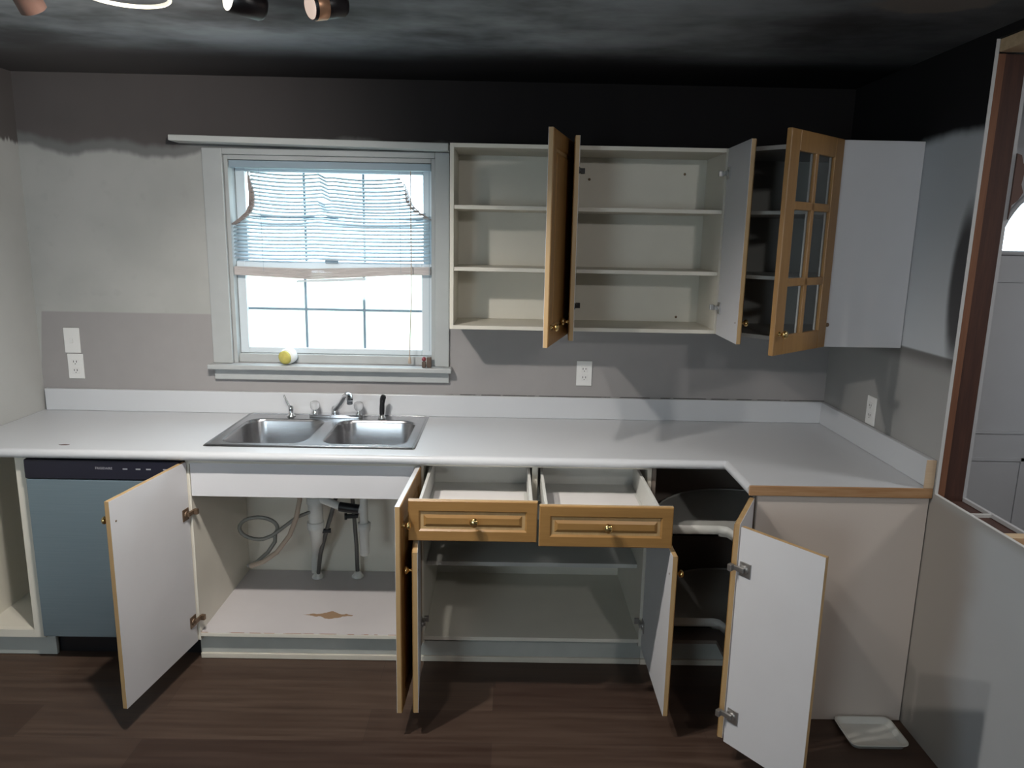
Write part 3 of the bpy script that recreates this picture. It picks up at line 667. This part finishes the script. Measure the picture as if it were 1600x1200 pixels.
# dishwasher
dw = thing('dishwasher', 'stainless dishwasher with black control panel under the counter', 'dishwasher', (-.305, -.3, .001))
q = MB(); q.box(-.606, -.005, -.585, -.02, .115, .868); q.build('tub', 'black', dw)
q = MB(); q.box(-.604, -.007, -.636, -.587, .122, .790); q.build('door', 'dwsteel', dw, .004)
q = MB(); q.box(-.604, -.007, -.640, -.587, .793, .870); q.build('control_panel', 'panel_black', dw, .004, label='black control panel with pale markings')
q = MB(); q.box(-.604, -.007, -.54, -.50, .002, .112); q.build('kick_plate', 'black', dw)
def text(body, size, loc, rot, mat, parent, name, ext=.0003):
    cu = bpy.data.curves.new(name, 'FONT'); cu.body = body; cu.size = size; cu.extrude = ext; cu.align_x = 'CENTER'; cu.align_y = 'CENTER'
    o = bpy.data.objects.new(name, cu); COL.objects.link(o); o.rotation_euler = rot
    dg = bpy.context.evaluated_depsgraph_get(); me = bpy.data.meshes.new_from_object(o.evaluated_get(dg)); bpy.data.objects.remove(o)
    me.materials.clear(); me.materials.append(M[mat]); o = bpy.data.objects.new(name, me); COL.objects.link(o); o.rotation_euler = rot
    o.parent = parent; o.location = Vector(loc)-ORG[parent.name]; ORG[o.name] = Vector(loc); return o
M['print'] = plain('panel_print', (.30, .30, .33), .5)
cp = [c for c in dw.children if c.name.startswith('control_panel')][0]
text('FRIGIDAIRE', .013, (-.297, -.6403, .839), (math.radians(90), 0, 0), 'print', cp, 'brand_lettering')
for xx in (-.215, -.165, -.125, -.06): MB().box(xx-.009, xx+.009, -.6405, -.640, .835, .840).build('button_mark', 'print', cp)

# ---------------------------------------------------------------- plumbing under the sink
pl = thing('drain_pipe', 'white plastic drain trap hanging under the sink', 'pipe', (.45, -.25, .25))
q = MB()
q.tube([(.272, -.328, .742), (.272, -.328, .70), (.29, -.31, .66), (.34, -.27, .64), (.40, -.24, .62)], .020, 14)
q.tube([(.678, -.328, .742), (.672, -.322, .68), (.634, -.30, .61), (.634, -.30, .45)], .018, 14)
q.tube([(.634, -.30, .555), (.53, -.285, .563), (.43, -.245, .585)], .018, 14)
q.build('branch', 'pvc', pl)
q = MB(); q.tube([(.405, -.235, .62), (.403, -.230, .44), (.395, -.19, .36), (.36, -.08, .27), (.342, -.036, .20), (.342, -.036, .1335)], [.033, .033, .026, .019, .018, .018], 16)
q.lathe([(.039, 0), (.039, .03), (.034, .032)], (.405, -.235, .56), (0, 0, 1), 16); q.lathe([(.038, 0), (.038, .03), (.033, .032)], (.403, -.232, .44), (0, 0, 1), 16)
q.build('standpipe', 'pvc', pl)
MB().lathe([(0, 0), (.018, .0), (.020, .01), (.020, .11), (.027, .115), (.029, .15), (.019, .152)], (.634, -.30, .345), (0, 0, 1), 16).build('trap_cup', 'pvc', pl)
MB().tube([(.525, -.2845, .5635), (.615, -.297, .557)], .0215, 14).build('coupling', 'black', pl, label='black rubber coupling')
for (fx, fy, pts, lab) in ((.368, -.092, [(.368, -.092, .14), (.398, -.15, .28), (.445, -.21, .42), (.50, -.22, .60), (.52, -.12, .86)], 'left'), (.555, -.080, [(.555, -.080, .14), (.553, -.085, .30), (.548, -.10, .45), (.540, -.11, .60), (.55, -.1, .86)], 'right')):
    sv = thing('supply_line', 'dark metal water supply line rising from the %s white floor flange under sink' % lab, 'pipe', (fx, fy, .1327))
    MB().tube(pts, .0095, 10).build('line', 'line', sv)
    MB().lathe([(0, 0), (.028, 0), (.028, .006), (.020, .014), (.014, .03), (0, .03)], (fx, fy, .1329), (0, 0, 1), 18).build('flange', 'pvc', sv, label='white floor flange')
    vz = .44; p = Vector(pts[2])
    MB().tube([p+Vector((-.03, -.01, 0)), p+Vector((.02, 0, 0))], .011, 10).build('valve', 'black', sv)
    MB().lathe([(0, 0), (.016, 0), (.016, .012), (0, .012)], p+Vector((-.03, -.01, 0)), (-1, -.2, 0), 10).build('valve_handle', 'black', sv)
loop = [(.158+.083*math.cos(a), -.285-.02*a/6.3, .452+.050*math.sin(a)) for a in [math.radians(-75-15*k) for k in range(0, 22)]]
tail = [(.238, -.30, .40), (.205, -.30, .35), (.155, -.30, .305), (.112, -.30, .283)]
tag(MB().tube([(.42, -.24, .62), (.40, -.25, .53), (.33, -.27, .505), (.26, -.275, .45), (.22, -.28, .42)]+loop+tail, .0085, 10).build('flexible_hose', 'hose'), 'grey braided hose coiled in a loop inside the sink cabinet', 'hose')
tag(MB().tube([(.345, -.30, .70), (.355, -.30, .60), (.34, -.31, .52), (.31, -.32, .44), (.25, -.32, .36), (.19, -.32, .315), (.13, -.315, .290)], .0105, 10).build('drain_hose', 'beigehose'), 'beige hose drooping to the left under the sink', 'hose')

# ---------------------------------------------------------------- wall cabinets
UB, UT, UY = 1.362, 2.108, -.302
def wall_box(x0, x1):
    q = MB(); t = .016
    q.box(x0, x0+t, UY, -.002, UB, UT); q.box(x1-t, x1, UY, -.002, UB, UT)
    q.box(x0+t, x1-t, UY, -.002, UB, UB+t); q.box(x0+t, x1-t, UY, -.002, UT-t, UT); q.box(x0+t, x1-t, -.008, -.002, UB+t, UT-t)
    return q
w1 = thing('wall_cabinet', 'open white wall cabinet with empty shelves right beside the window', 'cabinet', (1.26, -.15, UB))
wall_box(1.008, 1.512).build('body', 'carcass', w1, .001)
for z in (1.603, 1.852): MB().box(1.025, 1.495, UY+.004, -.009, z, z+.016).build('shelf', 'carcass', w1, .001)
door(w1, 1.500, UY-.006, -.124, -.480, True, .498, UB, UT, (.460, 1.432), ())
w2 = thing('wall_cabinet', 'open white wall cabinet with empty shelves between the two middle doors', 'cabinet', (1.82, -.15, UB))
wall_box(1.513, 2.131).build('body', 'carcass', w2, .001)
for z in (1.603, 1.852): MB().box(1.530, 2.114, UY+.004, -.009, z, z+.016).build('shelf', 'carcass', w2, .001)
door(w2, 1.520, UY-.006, -.020, -.29, False, .292, UB, UT, (.262, 1.432), (1.47, 2.01), 'black')
door(w2, 2.122, UY-.006, -.006, -.29, True, .300, UB, UT, (.270, 1.440), (1.473, 2.010), 'zinc')
for xx, zz in ((1.60, 2.0), (2.02, 2.03), (2.02, 1.40)): MB().lathe([(0, .003), (.005, .003), (.006, 0)], (xx, -.0081, zz), (0, -1, 0), 10).build('screw_cap', 'oldbrass', w2)
# diagonal corner cabinet
w3 = thing('corner_wall_cabinet', 'corner wall cabinet with white side panel and open glass door', 'cabinet', (2.5, -.2, UB))
xf = 2.437; ye = -.612; t = .016
foot = [(2.133, -.304), (xf-.004, -.608), (XR-.002, -.608), (XR-.002, -.003), (2.133, -.003)]
ci = M['carcass']
q = MB()
q.prism(foot, UB, UB+t); q.prism(foot, UT-t, UT)
q.box(2.133, 2.133+t, -.303, -.003, UB+t, UT-t); q.box(2.133+t, XR-.018, -.011, -.003, UB+t, UT-t); q.box(XR-.010, XR-.002, -.595, -.011, UB+t, UT-t)
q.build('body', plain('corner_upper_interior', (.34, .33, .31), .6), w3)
for z in (1.598, 1.850): MB().prism([(2.151, -.296), (xf-.006, -.592), (XR-.012, -.592), (XR-.012, -.013), (2.151, -.013)], z, z+.014).build('shelf', 'melamine_side', w3)
q = MB(); q.box(xf, XR-.002, ye-.004, -.596, UB-.002, UT+.001); q.build('side_panel', 'melamine', w3, .0015, label='plain white side panel facing the room')
q = MB(); q.lathe([(0, .004), (.006, .004), (.008, 0)], (2.452, ye-.004, 1.443), (0, -1, 0), 12); q.build('screw_cap', 'oldbrass', w3)
q = MB(); q.box(xf-.016, xf-.001, -.616, -.600, UB, UT); q.build('door_stile', 'maple', w3)
# glass door
hx, hy = 2.428, -.622; Mx = frame_of(hx, hy, -.284, -.256, True); w = .384; st = .062; z0, z1 = UB, UT; T = .019
q = MB(Mx)
q.box(0, st, 0, T, z0, z1); q.box(w-st, w, 0, T, z0, z1); q.box(st, w-st, 0, T, z0, z0+st+.005); q.box(st, w-st, 0, T, z1-st-.005, z1)
q.box(w/2-.011, w/2+.011, .002, T-.001, z0+st, z1-st)
for zz in (1.610, 1.866): q.box(st, w-st, .002, T-.001, zz-.014, zz+.014)
gd = q.build('door', 'maple', w3, .003, label='maple coloured six pane glass door')
MB(Mx).box(st, w-st, .006, .009, z0+st, z1-st).build('glass', 'cabglass', gd)
KNOB(Mx, (w-.032, T, 1.436), (0, 1, 0)).build('knob', 'brass', gd)
q = MB(Mx)
for ua, ub in ((st, w/2-.011), (w/2+.011, w-st)):
    for za, zc2 in ((z0+st+.005, 1.596), (1.624, 1.852), (1.880, z1-st-.005)):
        q.box(ua, ua+.004, -.001, .0055, za, zc2); q.box(ub-.004, ub, -.001, .0055, za, zc2)
q.build('glazing_bead', 'melamine', gd, label='pale beads holding the panes')

# ---------------------------------------------------------------- wall plates
def plate(nm, label, cat, o, u, n, kind, w=.072, h=.116):
    """o: centre on the wall, u: direction across, n: out of the wall"""
    u, n = Vector(u), Vector(n); Mx = Matrix(((u.x, n.x, 0, o[0]), (u.y, n.y, 0, o[1]), (0, 0, 1, o[2]), (0, 0, 0, 1)))
    th = thing(nm, label, cat, o)
    MB(Mx).box(-w/2, w/2, .0003, .006, -h/2, h/2).build('cover_plate', 'plate', th, .002)
    if kind == 'switch':
        MB(Mx).box(-.006, .006, .0062, .012, -.012, .010).build('toggle', 'plate', th, .001)
    else:
        for zz in (-.020, .020):
            f = MB(Mx).box(-.016, .016, .0062, .0085, zz-.014, zz+.014).build('receptacle', 'plate', th, .003)
            MB(Mx).box(-.008, -.005, .0086, .0092, zz-.002, zz+.007).build('slot', 'slot', f)
            MB(Mx).box(.005, .008, .0086, .0092, zz-.002, zz+.007).build('slot', 'slot', f)
            MB(Mx).box(-.002, .002, .0086, .0092, zz-.010, zz-.006).build('slot', 'slot', f)
plate('light_switch', 'white light switch plate above the outlet left of the window', 'light switch', (-.746, 0, 1.240), (1, 0, 0), (0, -1, 0), 'switch')
plate('wall_outlet', 'white outlet plate directly below the switch left of the window', 'outlet', (-.739, 0, 1.120), (1, 0, 0), (0, -1, 0), 'outlet')
plate('wall_outlet', 'white outlet plate on back wall under the middle wall cabinets', 'outlet', (1.611, 0, 1.129), (1, 0, 0), (0, -1, 0), 'outlet')
plate('wall_outlet', 'white outlet plate on the right side wall above the corner counter', 'outlet', (XR, -.452, 1.078), (0, 1, 0), (-1, 0, 0), 'outlet')

# ---------------------------------------------------------------- tray on the floor
tr = thing('foam_tray', 'white rectangular tray lying on floor beside the beige end panel', 'tray', (2.585, -1.015, .001))
q = MB(); rings = [(.012, .0015), (.006, .004), (0, .020), (-.006, .022)]; L = []
def rr2(ins): return rrect(2.486+ins, 2.684-ins, -1.095+ins, -.938-ins, .026-ins*.5, 5)
L = [[(x, y, z+.001) for x, y in rr2(i)] for i, z in rings]; n = len(L[0])
q.add([p for l in L for p in l], [(a*n+k, a*n+(k+1) % n, (a+1)*n+(k+1) % n, (a+1)*n+k) for a in range(3) for k in range(n)], 0, True); q.add(L[0], [tuple(range(n))])
o = q.build('tray_body', 'tray', tr); o.modifiers.new('s', 'SOLIDIFY').thickness = .0018

# ---------------------------------------------------------------- ceiling fixture
fx = thing('ceiling_light', 'ceiling spotlight fixture with black and copper heads at top left', 'ceiling light', (.42, -1.66, ZC-.001))
MB().lathe([(0, 0), (.06, 0), (.06, .02), (.05, .03), (0, .03)], (.42, -1.70, ZC-.001), (0, 0, -1), 28).build('canopy', 'fixture_black', fx, .001)
MB().tube([(.05, -1.62, 2.345), (.2, -1.66, 2.35), (.42, -1.70, 2.352), (.64, -1.66, 2.35), (.86, -1.62, 2.345)], .008, 12).build('bar', 'fixture_black', fx)
MB().tube([(.42, -1.70, 2.372), (.42, -1.70, 2.352)], .012, 12).build('stem', 'fixture_black', fx)
ring = [(.388+.092*math.cos(a), -1.605+.092*math.sin(a), 2.254) for a in [2*math.pi*k/40 for k in range(41)]]
q = MB(); q.tube(ring, .0045, 10, cap=False); q.build('ring', emit('ring_glow', (1, .93, .78), .75), fx, label='pale metal ring around the lit lamp, given its own glow')  # emission stands in for lamp light falling on the metal
def head(p, ax, ln, r, face, band, jx):
    ax = Vector(ax).normalized(); p = Vector(p)
    q = MB(); q.lathe([(r*.7, -.003), (r, 0), (r, ln*.9), (r*.85, ln), (0, ln)], p, -ax, 24); h = q.build('lamp_head', 'fixture_black' if not band == 'all' else 'copperdark', fx, label=('dark copper' if band == 'all' else 'black')+' cylindrical lamp head')
    MB().lathe([(0, -.004), (r*.6, -.004), (r*.85, -.002), (r*.92, .001)], p+ax*.001, -ax, 24).build('lamp_face', face, h)
    if band is True: MB().lathe([(r*1.02, 0), (r*1.05, .002), (r*1.05, .026), (r*1.02, .028), (r*.98, .028)], p-ax*.006, -ax, 24).build('copper_band', 'copper', h)
    e_ = p-ax*ln*.6
    MB().tube([e_, (jx, -1.655, 2.345)], .005, 8).build('arm', 'fixture_black', fx)
head((.606, -1.570, 2.262), (-.72, -.69, .05), .082, .031, 'lit', False, .66)
head((.788, -1.560, 2.250), (-.76, -.60, -.26), .085, .030, 'lit_dim', True, .85)
head((.075, -1.42, 2.266), (.12, .55, -.75), .10, .031, 'copperdark', 'all', .10)
head((.397, -1.635, 2.262), (.08, .35, -.9), .06, .030, 'lit', False, .42)
